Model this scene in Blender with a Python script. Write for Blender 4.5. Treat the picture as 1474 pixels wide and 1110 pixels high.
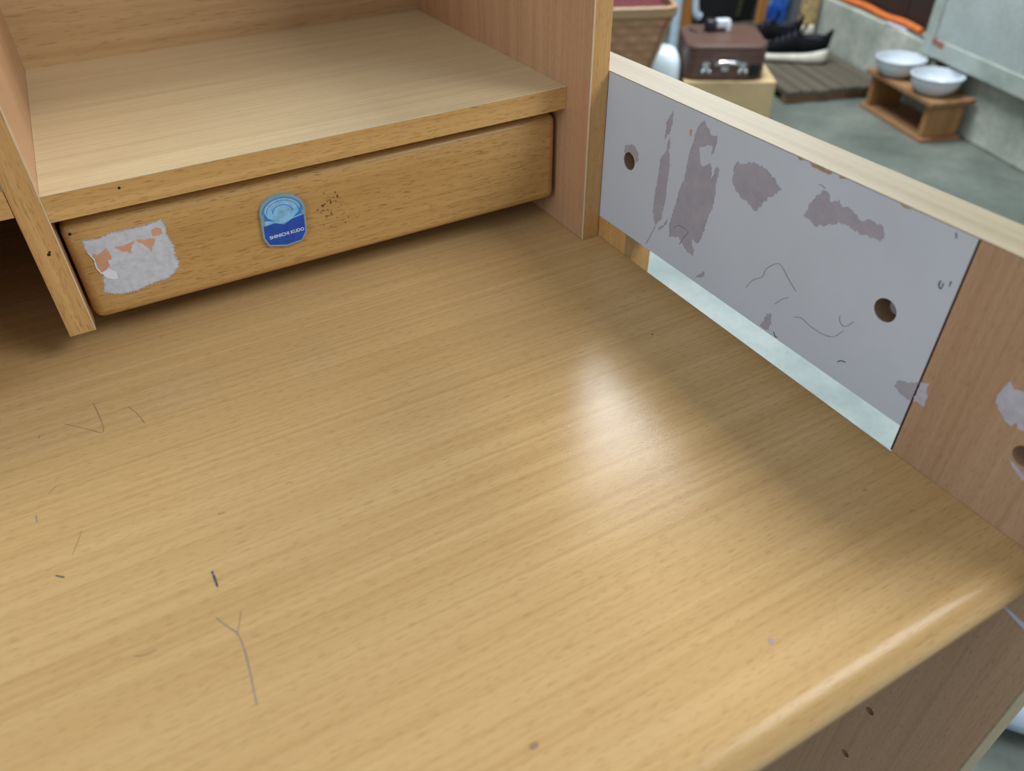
import bpy, bmesh, math, random
from mathutils import Vector, Matrix
from mathutils.geometry import tessellate_polygon
random.seed(7)
for o in list(bpy.data.objects): bpy.data.objects.remove(o)
SC = bpy.context.scene
COL = SC.collection

# ------------------------------------------------------------------ camera
cam = bpy.data.cameras.new('camera'); camo = bpy.data.objects.new('camera', cam); COL.objects.link(camo)
cam.sensor_width = 36.0; cam.sensor_fit = 'HORIZONTAL'; cam.lens = 1075.17 / 1474 * 36
cam.shift_x = (737 - 706.16) / 1474; cam.shift_y = (512.16 - 555) / 1474
fw = Vector((0.35566697, 0.7051873, -0.61336113)); rt = Vector((0.88308024, -0.46847096, -0.02653786)); up = Vector((0.30605604, 0.53220845, 0.78935661))
m = Matrix((rt, up, -fw)).transposed().to_4x4(); m.translation = Vector((-0.38891, -0.55505, 0.37597))
camo.matrix_world = m
cam.clip_start = 0.02; cam.clip_end = 50
cam.dof.use_dof = True; cam.dof.focus_distance = 0.62; cam.dof.aperture_fstop = 5.0
SC.camera = camo

# ------------------------------------------------------------------ world and lights
w = bpy.data.worlds.new('world'); SC.world = w; w.use_nodes = True
w.node_tree.nodes['Background'].inputs[0].default_value = (0.86, 0.96, 1.06, 1)
w.node_tree.nodes['Background'].inputs[1].default_value = 0.40
def area(name, loc, target, sx, sy, power, color=(1, 1, 1)):
    l = bpy.data.lights.new(name, 'AREA'); l.shape = 'RECTANGLE'; l.size = sx; l.size_y = sy; l.energy = power; l.color = color
    o = bpy.data.objects.new(name, l); COL.objects.link(o); o.location = loc
    o.rotation_euler = (Vector(target) - Vector(loc)).to_track_quat('-Z', 'Y').to_euler()
    return o
area('ceiling_lamp_back', (1.40, 1.50, 1.75), (1.40, 1.50, 0), 1.20, 1.05, 92, (0.96, 1.0, 1.03))
area('ceiling_lamp_front', (1.45, -1.70, 1.80), (1.45, -1.70, 0), 1.3, 1.3, 66, (0.97, 1.0, 1.02))
area('fill_light_left', (-2.6, -0.9, 1.1), (0.0, -0.2, 0.1), 1.3, 1.3, 22, (0.86, 0.96, 1.08))  # fill light added to brighten the side rail; no window stands there
SC.view_settings.view_transform = 'Standard'; SC.view_settings.look = 'None'
SC.view_settings.exposure = 0.0; SC.view_settings.gamma = 1.0; SC.view_settings.use_curve_mapping = False

# ------------------------------------------------------------------ materials
def srgb(r, g, b):
    f = lambda c: c / 12.92 if c <= 0.04045 else ((c + 0.055) / 1.055) ** 2.4
    return (f(r / 255), f(g / 255), f(b / 255), 1)
def newmat(name):
    mt = bpy.data.materials.new(name); mt.use_nodes = True
    nt = mt.node_tree; return mt, nt, nt.nodes['Principled BSDF']
def N(nt, typ, **kw):
    n = nt.nodes.new(typ)
    for k, v in kw.items():
        if k in n.inputs: n.inputs[k].default_value = v
        else: setattr(n, k, v)
    return n
def mapped(nt, scale, rot=(0, 0, 0)):
    tc = nt.nodes.new('ShaderNodeTexCoord'); mp = nt.nodes.new('ShaderNodeMapping')
    mp.inputs['Scale'].default_value = scale; mp.inputs['Rotation'].default_value = rot
    nt.links.new(tc.outputs['Object'], mp.inputs['Vector']); return mp.outputs['Vector']
def ramp(nt, fac, stops):
    r = nt.nodes.new('ShaderNodeValToRGB'); e = r.color_ramp.elements
    while len(e) < len(stops): e.new(0.5)
    for i, (p, c) in enumerate(stops): e[i].position = p; e[i].color = c
    nt.links.new(fac, r.inputs['Fac']); return r.outputs['Color']
def mixc(nt, fac, a, b, mode='MIX'):
    n = nt.nodes.new('ShaderNodeMix'); n.data_type = 'RGBA'; n.blend_type = mode
    for s, v in ((n.inputs[0], fac), (n.inputs[6], a), (n.inputs[7], b)):
        if hasattr(v, 'is_output'): nt.links.new(v, s)
        else: s.default_value = v
    return n.outputs[2]
def bump(nt, bs, height, strength, dist=0.001):
    b = nt.nodes.new('ShaderNodeBump'); b.inputs['Strength'].default_value = strength; b.inputs['Distance'].default_value = dist
    nt.links.new(height, b.inputs['Height']); nt.links.new(b.outputs['Normal'], bs.inputs['Normal'])

def wood(name, light, dark, fleck, axis='x', rough=0.4, k=1.0, contrast=1.0, wavy=0.0, fl=0.6, spec=0.5, stain=0.0, micro=0.0):
    """laminate / timber with long grain streaks along one axis and short darker pores"""
    mt, nt, bs = newmat(name)
    def sc(along, across):
        return tuple(along * k if c == axis else across * k for c in 'xyz')
    v1 = mapped(nt, sc(0.9, 55)); n1 = N(nt, 'ShaderNodeTexNoise', Scale=1.0, Detail=5.0, Roughness=0.62, Distortion=wavy); nt.links.new(v1, n1.inputs['Vector'])
    v2 = mapped(nt, sc(3.0, 300)); n2 = N(nt, 'ShaderNodeTexNoise', Scale=1.0, Detail=3.0, Roughness=0.6); nt.links.new(v2, n2.inputs['Vector'])
    v3 = mapped(nt, sc(100, 1350)); n3 = N(nt, 'ShaderNodeTexNoise', Scale=1.0, Detail=2.0, Roughness=0.5); nt.links.new(v3, n3.inputs['Vector'])
    c1 = ramp(nt, n1.outputs['Fac'], [(0.5 - 0.22 / contrast, dark), (0.5 + 0.2 / contrast, light)])
    g2 = ramp(nt, n2.outputs['Fac'], [(0.30, (0.84, 0.80, 0.74, 1)), (0.55, (1, 1, 1, 1)), (0.72, (1.0, 1.0, 1.0, 1))])
    c2 = mixc(nt, 0.75, c1, g2, 'MULTIPLY')
    g3 = ramp(nt, n3.outputs['Fac'], [(0.33, (1, 1, 1, 1)), (0.42, (0, 0, 0, 1))])
    ml = nt.nodes.new('ShaderNodeMath'); ml.operation = 'MULTIPLY'; ml.inputs[1].default_value = fl; nt.links.new(g3, ml.inputs[0])
    c3 = mixc(nt, ml.outputs[0], c2, fleck)
    if stain:
        v4 = mapped(nt, (9, 9, 9)); n4 = N(nt, 'ShaderNodeTexNoise', Scale=1.0, Detail=6.0, Roughness=0.7); nt.links.new(v4, n4.inputs['Vector'])
        g4 = ramp(nt, n4.outputs['Fac'], [(0.5, (0, 0, 0, 1)), (0.75, (1, 1, 1, 1))])
        ms = nt.nodes.new('ShaderNodeMath'); ms.operation = 'MULTIPLY'; ms.inputs[1].default_value = stain; nt.links.new(g4, ms.inputs[0])
        c3 = mixc(nt, ms.outputs[0], c3, tuple(x * 0.55 for x in dark[:3]) + (1,))
    nt.links.new(c3, bs.inputs['Base Color'])
    bs.inputs['Roughness'].default_value = rough; bs.inputs['Specular IOR Level'].default_value = spec
    bump(nt, bs, n3.outputs['Fac'], 0.05, 0.0006)
    if micro:
        v5 = mapped(nt, (1000,) * 3); n5 = N(nt, 'ShaderNodeTexNoise', Scale=1.0, Detail=1.0); nt.links.new(v5, n5.inputs['Vector'])
        b1 = [n for n in nt.nodes if n.type == 'BUMP'][0]; b2 = nt.nodes.new('ShaderNodeBump'); b2.inputs['Strength'].default_value = micro; b2.inputs['Distance'].default_value = 0.0004
        nt.links.new(n5.outputs['Fac'], b2.inputs['Height']); nt.links.new(b1.outputs['Normal'], b2.inputs['Normal']); nt.links.new(b2.outputs['Normal'], bs.inputs['Normal'])
    return mt
def plain(name, col, rough=0.5, metal=0.0, var=0.06, scale=30, spec=0.5, bmp=0.0):
    mt, nt, bs = newmat(name)
    v = mapped(nt, (scale,) * 3); n = N(nt, 'ShaderNodeTexNoise', Scale=1.0, Detail=4.0, Roughness=0.6); nt.links.new(v, n.inputs['Vector'])
    lo = tuple(c * (1 - var * 2.2) for c in col[:3]) + (1,); hi = tuple(min(1, c * (1 + var * 2.2)) for c in col[:3]) + (1,)
    nt.links.new(ramp(nt, n.outputs['Fac'], [(0.3, lo), (0.7, hi)]), bs.inputs['Base Color'])
    bs.inputs['Roughness'].default_value = rough; bs.inputs['Metallic'].default_value = metal; bs.inputs['Specular IOR Level'].default_value = spec
    if bmp: bump(nt, bs, n.outputs['Fac'], bmp, 0.004)
    return mt
def mottled(name, c1, c2, c3, scale, rough=0.8, bmp=0.3, dist=0.004):
    mt, nt, bs = newmat(name)
    v = mapped(nt, (scale,) * 3); n = N(nt, 'ShaderNodeTexNoise', Scale=1.0, Detail=7.0, Roughness=0.65); nt.links.new(v, n.inputs['Vector'])
    v2 = mapped(nt, (scale * 14,) * 3); n2 = N(nt, 'ShaderNodeTexNoise', Scale=1.0, Detail=4.0, Roughness=0.7); nt.links.new(v2, n2.inputs['Vector'])
    a = ramp(nt, n.outputs['Fac'], [(0.32, c1), (0.5, c2), (0.68, c3)])
    b = ramp(nt, n2.outputs['Fac'], [(0.3, (0.8, 0.8, 0.8, 1)), (0.6, (1, 1, 1, 1))])
    nt.links.new(mixc(nt, 0.8, a, b, 'MULTIPLY'), bs.inputs['Base Color'])
    bs.inputs['Roughness'].default_value = rough
    bump(nt, bs, n2.outputs['Fac'], bmp, dist)
    return mt

M = {}
M['desk'] = wood('desktop_beech', srgb(211, 175, 122), srgb(195, 157, 103), srgb(158, 118, 72), 'x', 0.18, contrast=0.9, wavy=0.2, fl=0.5, spec=0.18, micro=0.2)
M['edge'] = wood('beech_edge', srgb(214, 172, 110), srgb(194, 148, 86), srgb(150, 104, 55), 'x', 0.36, contrast=0.9, fl=0.6)
M['shelf'] = wood('shelf_beech', srgb(222, 198, 156), srgb(209, 184, 141), srgb(176, 146, 106), 'x', 0.42, contrast=0.9, fl=0.35, stain=0.12)
M['back'] = wood('back_beech', srgb(210, 176, 130), srgb(190, 154, 108), srgb(150, 106, 66), 'x', 0.45, k=0.55, wavy=1.6, contrast=1.0, fl=0.4, stain=0.15)
M['panel_v'] = wood('upright_beech', srgb(196, 155, 118), srgb(178, 136, 99), srgb(140, 98, 66), 'z', 0.45, fl=0.5)
M['edge_v'] = wood('upright_edge_beech', srgb(208, 165, 106), srgb(188, 142, 84), srgb(138, 94, 50), 'z', 0.42, fl=0.6)
M['stile'] = wood('stile_beech', srgb(186, 152, 120), srgb(173, 138, 106), srgb(134, 98, 70), 'z', 0.5, fl=0.5, k=1.2)
M['top_y'] = wood('rail_top_beech', srgb(172, 157, 127), srgb(159, 143, 112), srgb(136, 116, 84), 'y', 0.45, fl=0.3)
M['front'] = wood('drawer_beech', srgb(204, 163, 103), srgb(184, 141, 82), srgb(138, 96, 52), 'x', 0.36, wavy=0.5, fl=0.75, stain=0.06)
M['white_line'] = plain('pale_edge_line', srgb(214, 196, 162), 0.5)
M['dark_line'] = plain('dark_joint', srgb(60, 42, 30), 0.8)
M['particle'] = plain('particle_board', srgb(138, 106, 78), 0.9, var=0.15, scale=900)
M['hole'] = plain('hole_dark', srgb(30, 22, 16), 0.9)
M['grey_lam'] = plain('grey_laminate', srgb(194, 202, 212), 0.45, var=0.012, scale=14)
M['residue'] = mottled('mauve_paper_residue', srgb(160, 157, 166), srgb(167, 163, 172), srgb(174, 169, 178), 60, 0.9, 0.2, 0.0006)
M['paper'] = mottled('torn_white_paper', srgb(192, 194, 200), srgb(204, 207, 213), srgb(216, 219, 226), 160, 0.9, 0.5, 0.0008)
M['paper_white'] = plain('white_paper_flap', srgb(228, 230, 240), 0.8)
M['kraft'] = plain('bare_tan_backing', srgb(206, 152, 118), 0.8)
M['pencil'] = plain('pencil_grey', srgb(134, 128, 126), 0.7)
M['pencil_soft'] = plain('faint_scratch', srgb(150, 125, 92), 0.6)
M['ink'] = plain('dark_ink', srgb(70, 74, 88), 0.6)

# ------------------------------------------------------------------ mesh helpers
def obj(name, bm, mat, parent=None, smooth=False, kind=None):
    if smooth:   # crease sharp edges by splitting them; 'big' also creases the rims of large flat faces
        bm.normal_update()
        bmesh.ops.split_edges(bm, edges=[e for e in bm.edges if len(e.link_faces) == 2 and (e.calc_face_angle(0) > 0.75 or (smooth == 'big' and max(f.calc_area() for f in e.link_faces) > 0.008))])
    me = bpy.data.meshes.new(name); bm.normal_update(); bm.to_mesh(me); bm.free()
    if smooth:
        for p in me.polygons: p.use_smooth = True
    o = bpy.data.objects.new(name, me); COL.objects.link(o)
    if mat: me.materials.append(M[mat] if isinstance(mat, str) else mat)
    if parent: o.parent = parent
    if kind: o['kind'] = kind
    return o
def thing(name, label, cat, loc=(0, 0, 0), rz=0.0, group=None):
    o = bpy.data.objects.new(name, None); COL.objects.link(o); o.empty_display_size = 0.05
    o.location = loc; o.rotation_euler = (0, 0, rz); tag(o, label, cat, group); return o
def tag(o, label, cat, group=None):
    o['label'] = label; o['category'] = cat
    if group: o['group'] = group
    return o
def struct(name, bm, mat, label, smooth=False):
    o = obj(name, bm, mat, None, smooth, 'structure'); o['label'] = label; return o
def box(x0, x1, y0, y1, z0, z1, bev=0.0, seg=2, bm=None):
    bm = bm or bmesh.new()
    vs = [bm.verts.new(c) for c in ((x0, y0, z0), (x1, y0, z0), (x1, y1, z0), (x0, y1, z0), (x0, y0, z1), (x1, y0, z1), (x1, y1, z1), (x0, y1, z1))]
    fs = [bm.faces.new([vs[i] for i in f]) for f in ((3, 2, 1, 0), (4, 5, 6, 7), (0, 1, 5, 4), (1, 2, 6, 5), (2, 3, 7, 6), (3, 0, 4, 7))]
    if bev:
        es = list({e for f in fs for e in f.edges})
        bmesh.ops.bevel(bm, geom=es, offset=bev, segments=seg, profile=0.5, affect='EDGES')
    return bm
def lathe(profile, n=48, bm=None, sx=1.0, sy=1.0):
    bm = bm or bmesh.new(); rings = []
    for r, z in profile:
        rings.append([bm.verts.new((r * sx * math.cos(2 * math.pi * i / n), r * sy * math.sin(2 * math.pi * i / n), z)) for i in range(n)])
    for a, b in zip(rings, rings[1:]):
        for i in range(n): bm.faces.new((a[i], a[(i + 1) % n], b[(i + 1) % n], b[i]))
    bm.faces.new(rings[0][::-1]); bm.faces.new(rings[-1]); return bm
def loft(rings, bm=None, cap=True):
    bm = bm or bmesh.new(); vr = [[bm.verts.new(p) for p in r] for r in rings]; n = len(rings[0])
    for a, b in zip(vr, vr[1:]):
        for i in range(n): bm.faces.new((a[i], a[(i + 1) % n], b[(i + 1) % n], b[i]))
    if cap: bm.faces.new(vr[0][::-1]); bm.faces.new(vr[-1])
    bmesh.ops.recalc_face_normals(bm, faces=bm.faces[:]); return bm
def spline(pts, sub=6):
    out = []; P = [Vector(p) for p in pts]
    for i in range(len(P) - 1):
        p0 = P[max(i - 1, 0)]; p1 = P[i]; p2 = P[i + 1]; p3 = P[min(i + 2, len(P) - 1)]
        for k in range(sub):
            t = k / sub
            out.append(0.5 * ((2 * p1) + (p2 - p0) * t + (2 * p0 - 5 * p1 + 4 * p2 - p3) * t * t + (3 * p1 - p0 - 3 * p2 + p3) * t ** 3))
    out.append(P[-1]); return out
def tube(pts, r, n=8, bm=None):
    rings = []; P = [Vector(p) for p in pts]
    for i, p in enumerate(P):
        d = (P[min(i + 1, len(P) - 1)] - P[max(i - 1, 0)]).normalized()
        a = d.orthogonal().normalized() if i == 0 else (prev - d * prev.dot(d)).normalized()
        prev = a; b = d.cross(a); rr = r[i] if isinstance(r, (list, tuple)) else r
        rings.append([p + (a * math.cos(2 * math.pi * k / n) + b * math.sin(2 * math.pi * k / n)) * rr for k in range(n)])
    return loft(rings, bm)
def ragged(pts, step=2.0, jit=0.5, seed=1):
    """closed outline (mm) -> finer outline with a torn edge"""
    rnd = random.Random(seed); out = []
    for i, p in enumerate(pts):
        q = pts[(i + 1) % len(pts)]; L = math.dist(p, q); n = max(1, int(L / step))
        for k in range(n):
            t = k / n; out.append((p[0] + (q[0] - p[0]) * t + rnd.uniform(-jit, jit), p[1] + (q[1] - p[1]) * t + rnd.uniform(-jit, jit)))
    return out
def flat(pts, place, h=0.00025, bm=None):
    """a thin sheet: outline in mm, place(u, v, w) -> point, w = height off the surface in metres"""
    bm = bm or bmesh.new(); L = [Vector((u / 1000, v / 1000, 0)) for u, v in pts]
    top = [bm.verts.new(place(p.x, p.y, h)) for p in L]; bot = [bm.verts.new(place(p.x, p.y, 0.0)) for p in L]
    for t in tessellate_polygon([L]):
        try: bm.faces.new([top[i] for i in t])
        except ValueError: pass
    n = len(L)
    for i in range(n):
        bm.faces.new((bot[i], bot[(i + 1) % n], top[(i + 1) % n], top[i]))
    bmesh.ops.recalc_face_normals(bm, faces=bm.faces[:]); return bm
def stroke(pts, place, w=0.5, h=0.00018, seed=1, bm=None):
    """pencil stroke as a thin ribbon lying on a surface, width in mm"""
    rnd = random.Random(seed); S = spline([(p[0], p[1], 0) for p in pts], 5); a = []; b = []
    for i, p in enumerate(S):
        d = (S[min(i + 1, len(S) - 1)] - S[max(i - 1, 0)]).normalized(); n = Vector((-d.y, d.x, 0)) * w * 0.5 * rnd.uniform(0.5, 1.15)
        if i in (0, len(S) - 1): n *= 0.3
        a.append((p + n)); b.append((p - n))
    return flat([(p.x, p.y) for p in a] + [(p.x, p.y) for p in reversed(b)], place, h, bm)
def cut(o, cutters, parent=None):
    """boolean-subtract bmesh cutters from a mesh object, applied"""
    tmp = []
    for c in cutters:
        co = obj('cutter', c, None, o.parent); tmp.append(co); md = o.modifiers.new('b', 'BOOLEAN'); md.operation = 'DIFFERENCE'; md.solver = 'EXACT'; md.object = co
    bpy.context.view_layer.update(); dg = bpy.context.evaluated_depsgraph_get()
    me = bpy.data.meshes.new_from_object(o.evaluated_get(dg)); old = o.data; o.modifiers.clear(); o.data = me; me.name = old.name
    bpy.data.meshes.remove(old)
    for c in tmp: bpy.data.meshes.remove(c.data)
def cylx(y, z, r, x0, x1, n=28):
    bm = bmesh.new()
    r0 = [(x0, y + r * math.cos(2 * math.pi * i / n), z + r * math.sin(2 * math.pi * i / n)) for i in range(n)]
    r1 = [(x1, p[1], p[2]) for p in r0]; return loft([r0, r1], bm)
def text_mesh(body, size, place):
    cu = bpy.data.curves.new('txt', 'FONT'); cu.body = body; cu.size = size; cu.align_x = 'CENTER'; cu.align_y = 'CENTER'; cu.offset = size * 0.015
    o = bpy.data.objects.new('txt', cu); COL.objects.link(o); bpy.context.view_layer.update()
    me = bpy.data.meshes.new_from_object(o.evaluated_get(bpy.context.evaluated_depsgraph_get()))
    bm = bmesh.new(); bm.from_mesh(me)
    for v in bm.verts: v.co = place(v.co.x, v.co.y)
    bpy.data.objects.remove(o); bpy.data.curves.remove(cu); bpy.data.meshes.remove(me); return bm

# ------------------------------------------------------------------ the setting (room axes: b across towards the wall, a along the wall)
RZ = -math.atan2(0.32, 0.947)
ax = Vector((math.cos(RZ), math.sin(RZ), 0)); ay = Vector((-math.sin(RZ), math.cos(RZ), 0))
def room(b, a, z): return ax * b + ay * a + Vector((0, 0, z))
FZ = -0.70
M['concrete'] = mottled('concrete_floor', srgb(78, 87, 80), srgb(96, 105, 97), srgb(116, 123, 115), 3.2, 0.6, 0.15)
M['plinth'] = mottled('rough_concrete_wall', srgb(132, 140, 130), srgb(172, 180, 169), srgb(214, 217, 208), 3.2, 0.9, 0.7)
M['brown_board'] = wood('dark_brown_boards', srgb(58, 46, 42), srgb(44, 35, 33), srgb(25, 20, 18), 'z', 0.5)
M['pale_door'] = mottled('pale_green_door', srgb(154, 166, 162), srgb(163, 174, 171), srgb(170, 180, 178), 5, 0.5, 0.02)
M['pale_frame'] = mottled('pale_door_frame', srgb(146, 159, 152), srgb(160, 171, 164), srgb(170, 178, 172), 14, 0.55, 0.1)
M['rust'] = plain('rust_brown', srgb(140, 92, 74), 0.8)
fl = struct('floor', box(-3.5, 2.3, -3.0, 4.6, FZ - 0.1, FZ), 'concrete', 'mottled grey-green concrete floor'); fl.rotation_euler.z = RZ
wr = struct('wall_right', box(1.876, 2.10, -3.0, 4.6, FZ, -0.455, 0.006), 'plinth', 'low rough concrete plinth along the wall'); wr.rotation_euler.z = RZ
for i in range(14):
    a0 = -2.0 + i * 0.47
    if a0 + 0.46 < 1.3: continue
    b_ = obj('board', box(1.935, 1.955, a0, a0 + 0.462, -0.4548, 1.7, 0.003), 'brown_board', wr)
bw = struct('wall_back', box(-3.5, 2.3, 4.6, 4.7, FZ, 1.9), 'brown_board', 'dark brown boarded wall at the back'); bw.rotation_euler.z = RZ
# pale green sliding door over the plinth
d = thing('door_1', 'pale green flush door with worn frame, hanging above the concrete plinth', 'door', room(1.86, 0.965, -0.48), RZ)
d['kind'] = 'structure'; del d['category']
obj('door_stile', box(-0.03, 0.012, 0.935, 0.985, 0.0, 2.1, 0.003), 'pale_frame', d)
obj('bottom_rail', box(-0.03, 0.012, -1.6, 0.9345, 0.0, 0.062, 0.003), 'pale_frame', d)
for k in range(4):
    obj('door_panel', box(-0.022, 0.010, 0.9345 - (k + 1) * 0.44 + 0.0015, 0.9345 - k * 0.44, 0.0625, 2.1, 0.001), 'pale_door', d)
obj('rust_patch', flat(ragged([(870, 40), (932, 44), (934, 64), (868, 62)], 6, 2, 3), lambda u, v, h: Vector((-0.030 - h, u, v)), 0.001), 'rust', d)
obj('door_guide', box(-0.018, 0.008, 0.868, 0.888, -0.065, -0.0005, 0.002), 'dark_line', d)
obj('guide_block', box(-0.020, 0.008, 0.893, 0.918, -0.060, -0.012, 0.002), 'plinth', d)

# ------------------------------------------------------------------ the desk
T1 = 0.0192; T3 = 0.0339; YB = -0.3553; ZT = 0.1656; ZB = 0.0229; YFS = -0.4905
desk = thing('study_desk', 'beech laminate study desk with scratched top and grey-backed side rail', 'desk', (0, 0, FZ))
def on_desk(bm):
    for v in bm.verts: v.co.z -= FZ
    return bm
def dobj(name, bm, mat, parent=desk, **kw):
    return obj(name, on_desk(bm), mat, parent, **kw)
# desktop with rounded front edge: profile in (y, z)
prof = [(0.398, -0.030), (0.398, 0.0), (-0.447, 0.0)]
for i in range(1, 9):
    t = math.pi / 2 * i / 8; prof.append((-0.447 - 0.018 * math.sin(t), -0.018 + 0.018 * math.cos(t)))
for i in range(1, 6):
    t = math.pi / 2 * i / 5; prof.append((-0.457 - 0.008 * math.cos(t), -0.022 - 0.008 * math.sin(t)))
prof.append((-0.40, -0.030))
dt = dobj('desktop', loft([[(-1.10, y, z) for y, z in prof], [(T1 - 0.0003, y, z) for y, z in prof]]), 'desk', smooth='big')
# side frame: front stile, rail and rear stile
fs = dobj('front_stile', box(T1, T1 + T3, YFS, YB, FZ, ZT - 0.0006, 0.0008, 1), 'stile')
cut(fs, [on_desk(cylx(y, z, r, T1 - 0.01, T1 + 0.022)) for y, z, r in ((-0.4222, -0.2455, 0.0037), (-0.422, -0.3218, 0.0037), (-0.422, -0.398, 0.0037), (-0.4262, 0.0570, 0.0068))])
eb = dobj('front_edge', box(T1 + 0.0004, T1 + T3 - 0.0004, YFS - 0.0012, YFS - 0.0001, FZ + 0.002, ZT - 0.001), 'top_y')
rail = dobj('side_rail', box(T1 + 0.0008, T1 + T3, YB + 0.0004, 0.40, ZB, ZT - 0.0006), 'particle')
holes = [(-0.0396, 0.0950, 0.0083), (-0.3171, 0.0947, 0.0083)]
cut(rail, [on_desk(cylx(y, z, r, T1 - 0.01, T1 + 0.026)) for y, z, r in holes])
lam = dobj('grey_backing', box(T1, T1 + 0.0007, YB + 0.0004, 0.0, ZB, ZT - 0.0007), 'grey_lam')
cut(lam, [on_desk(cylx(y, z, r, T1 - 0.01, T1 + 0.01)) for y, z, r in holes])
for y, z, r in holes:
    c = dobj('cam_bolt', cylx(y - 0.0022, z + 0.0005, 0.0052, T1 + 0.0085, T1 + 0.0255, 20), 'steel_dull' if 'steel_dull' in M else None)
    M.setdefault('steel_dull', plain('dull_steel', srgb(150, 150, 154), 0.5, 0.5)); c.data.materials.clear(); c.data.materials.append(M['steel_dull'])
    sl = dobj('slot', box(T1 + 0.0079, T1 + 0.0087, y - 0.0056, y + 0.0012, z + 0.0018, z + 0.0030), 'hole'); sl.parent = c
dobj('top_edge', box(T1, T1 + T3 + 0.0003, YFS, 0.40, ZT - 0.0006, ZT, 0.0002, 1), 'top_y')
dobj('rear_stile', box(T1 + 0.0004, T1 + T3, -0.0437, 0.40, FZ, ZB - 0.0003, 0.0006, 1), 'edge_v')
dobj('joint_line', box(T1 - 0.0002, T1 + 0.001, YB - 0.0005, YB + 0.0006, 0.001, ZT - 0.001), 'dark_line')
RP = lambda u, v, h: Vector((T1 - h, u, v))
patches = {
 'a': [(-90.9, 156.6), (-91.6, 145.8), (-89.9, 138.6), (-84.5, 131.2), (-84.4, 140.8), (-83.6, 145.2)],
 'b': [(-90.2, 134.0), (-91.8, 129.8), (-91.4, 122.9), (-93.2, 118.0), (-94.5, 103.1), (-94.3, 93.0), (-94.8, 81.4), (-92.9, 65.6), (-92.8, 60.1), (-85.4, 51.3), (-82.8, 55.7), (-80.2, 61.5), (-79.7, 73.6), (-79.7, 81.2), (-81.3, 93.6), (-82.2, 112.6), (-87.8, 122.3), (-88.6, 129.4)],
 'c': [(-128.2, 160.0), (-130.2, 156.9), (-134.5, 155.8), (-136.9, 151.0), (-143.2, 154.4), (-144.3, 149.8), (-143.5, 140.1), (-141.2, 137.7), (-140.3, 144.0), (-134.2, 142.9), (-126.1, 137.8), (-128.3, 132.1), (-131.9, 124.2), (-136.1, 126.4), (-139.8, 130.4), (-142.9, 127.0), (-145.0, 119.2), (-147.1, 126.0), (-148.8, 130.5), (-151.2, 130.1), (-151.6, 123.8), (-149.6, 115.1), (-151.9, 110.7), (-151.1, 96.7), (-147.5, 83.9), (-146.9, 77.9), (-143.9, 64.8), (-141.2, 59.1), (-138.2, 59.1), (-134.1, 59.4), (-135.2, 54.6), (-139.1, 50.5), (-138.1, 45.7), (-130.9, 45.6), (-125.0, 48.9), (-117.7, 53.9), (-105.8, 49.0), (-103.9, 61.3), (-108.2, 81.2), (-110.3, 96.5), (-114.3, 106.6), (-115.8, 123.5), (-116.4, 134.4), (-119.6, 142.0), (-119.3, 147.7), (-123.1, 155.9)],
 'd': [(-100.3, 64.3), (-100.4, 60.5), (-96.3, 53.2), (-90.0, 47.9), (-92.0, 52.0), (-96.7, 56.5)],
 'e': [(-169.4, 143.4), (-171.5, 140.2), (-177.1, 144.3), (-185.4, 147.3), (-192.9, 147.2), (-199.5, 145.9), (-206.5, 142.8), (-213.9, 138.1), (-209.4, 132.4), (-202.8, 124.7), (-199.3, 119.2), (-194.6, 112.6), (-188.5, 115.6), (-178.9, 116.7), (-172.0, 120.1), (-168.1, 124.8), (-166.1, 135.2)],
 'f': [(-248.5, 150.8), (-252.9, 150.3), (-256.3, 146.3), (-261.6, 149.4), (-266.5, 147.0), (-270.3, 147.7), (-275.1, 145.4), (-281.6, 143.8), (-286.4, 146.8), (-295.9, 146.7), (-299.2, 142.9), (-299.9, 137.1), (-294.0, 136.0), (-282.5, 135.2), (-274.2, 135.9), (-268.1, 135.9), (-259.4, 130.0), (-248.1, 124.3), (-243.9, 126.9), (-238.1, 127.2), (-239.1, 131.4), (-239.8, 136.5), (-244.2, 143.9)],
 'g': [(-227.2, 37.9), (-230.6, 41.1), (-233.0, 34.3), (-232.7, 25.7), (-223.7, 23.9), (-226.3, 31.4)],
 'h': [(-154.2, 39.0), (-155.3, 35.7), (-151.4, 30.8), (-144.4, 27.3), (-148.1, 31.9)],
 'i': [(-340.3, 47.8), (-342.4, 53.7), (-348.9, 56.9), (-354.5, 60.6), (-354.5, 45.2), (-351.6, 44.3), (-346.3, 45.7)],
 'j': [(-30.8, 101.4), (-32.3, 107.6), (-38.9, 110.9), (-45.9, 111.2), (-50.4, 108.4), (-52.6, 101.9), (-49.4, 95.5), (-47.9, 97.5), (-46.5, 101.0), (-42.5, 103.4), (-38.0, 103.6), (-33.5, 101.2)]}
for i, (k, pts) in enumerate(patches.items()):
    dobj('paper_residue', flat(ragged(pts, 1.5, 1.0 if k in 'efgj' else 0.7, i), RP, 0.00022), 'residue', lam)
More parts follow.
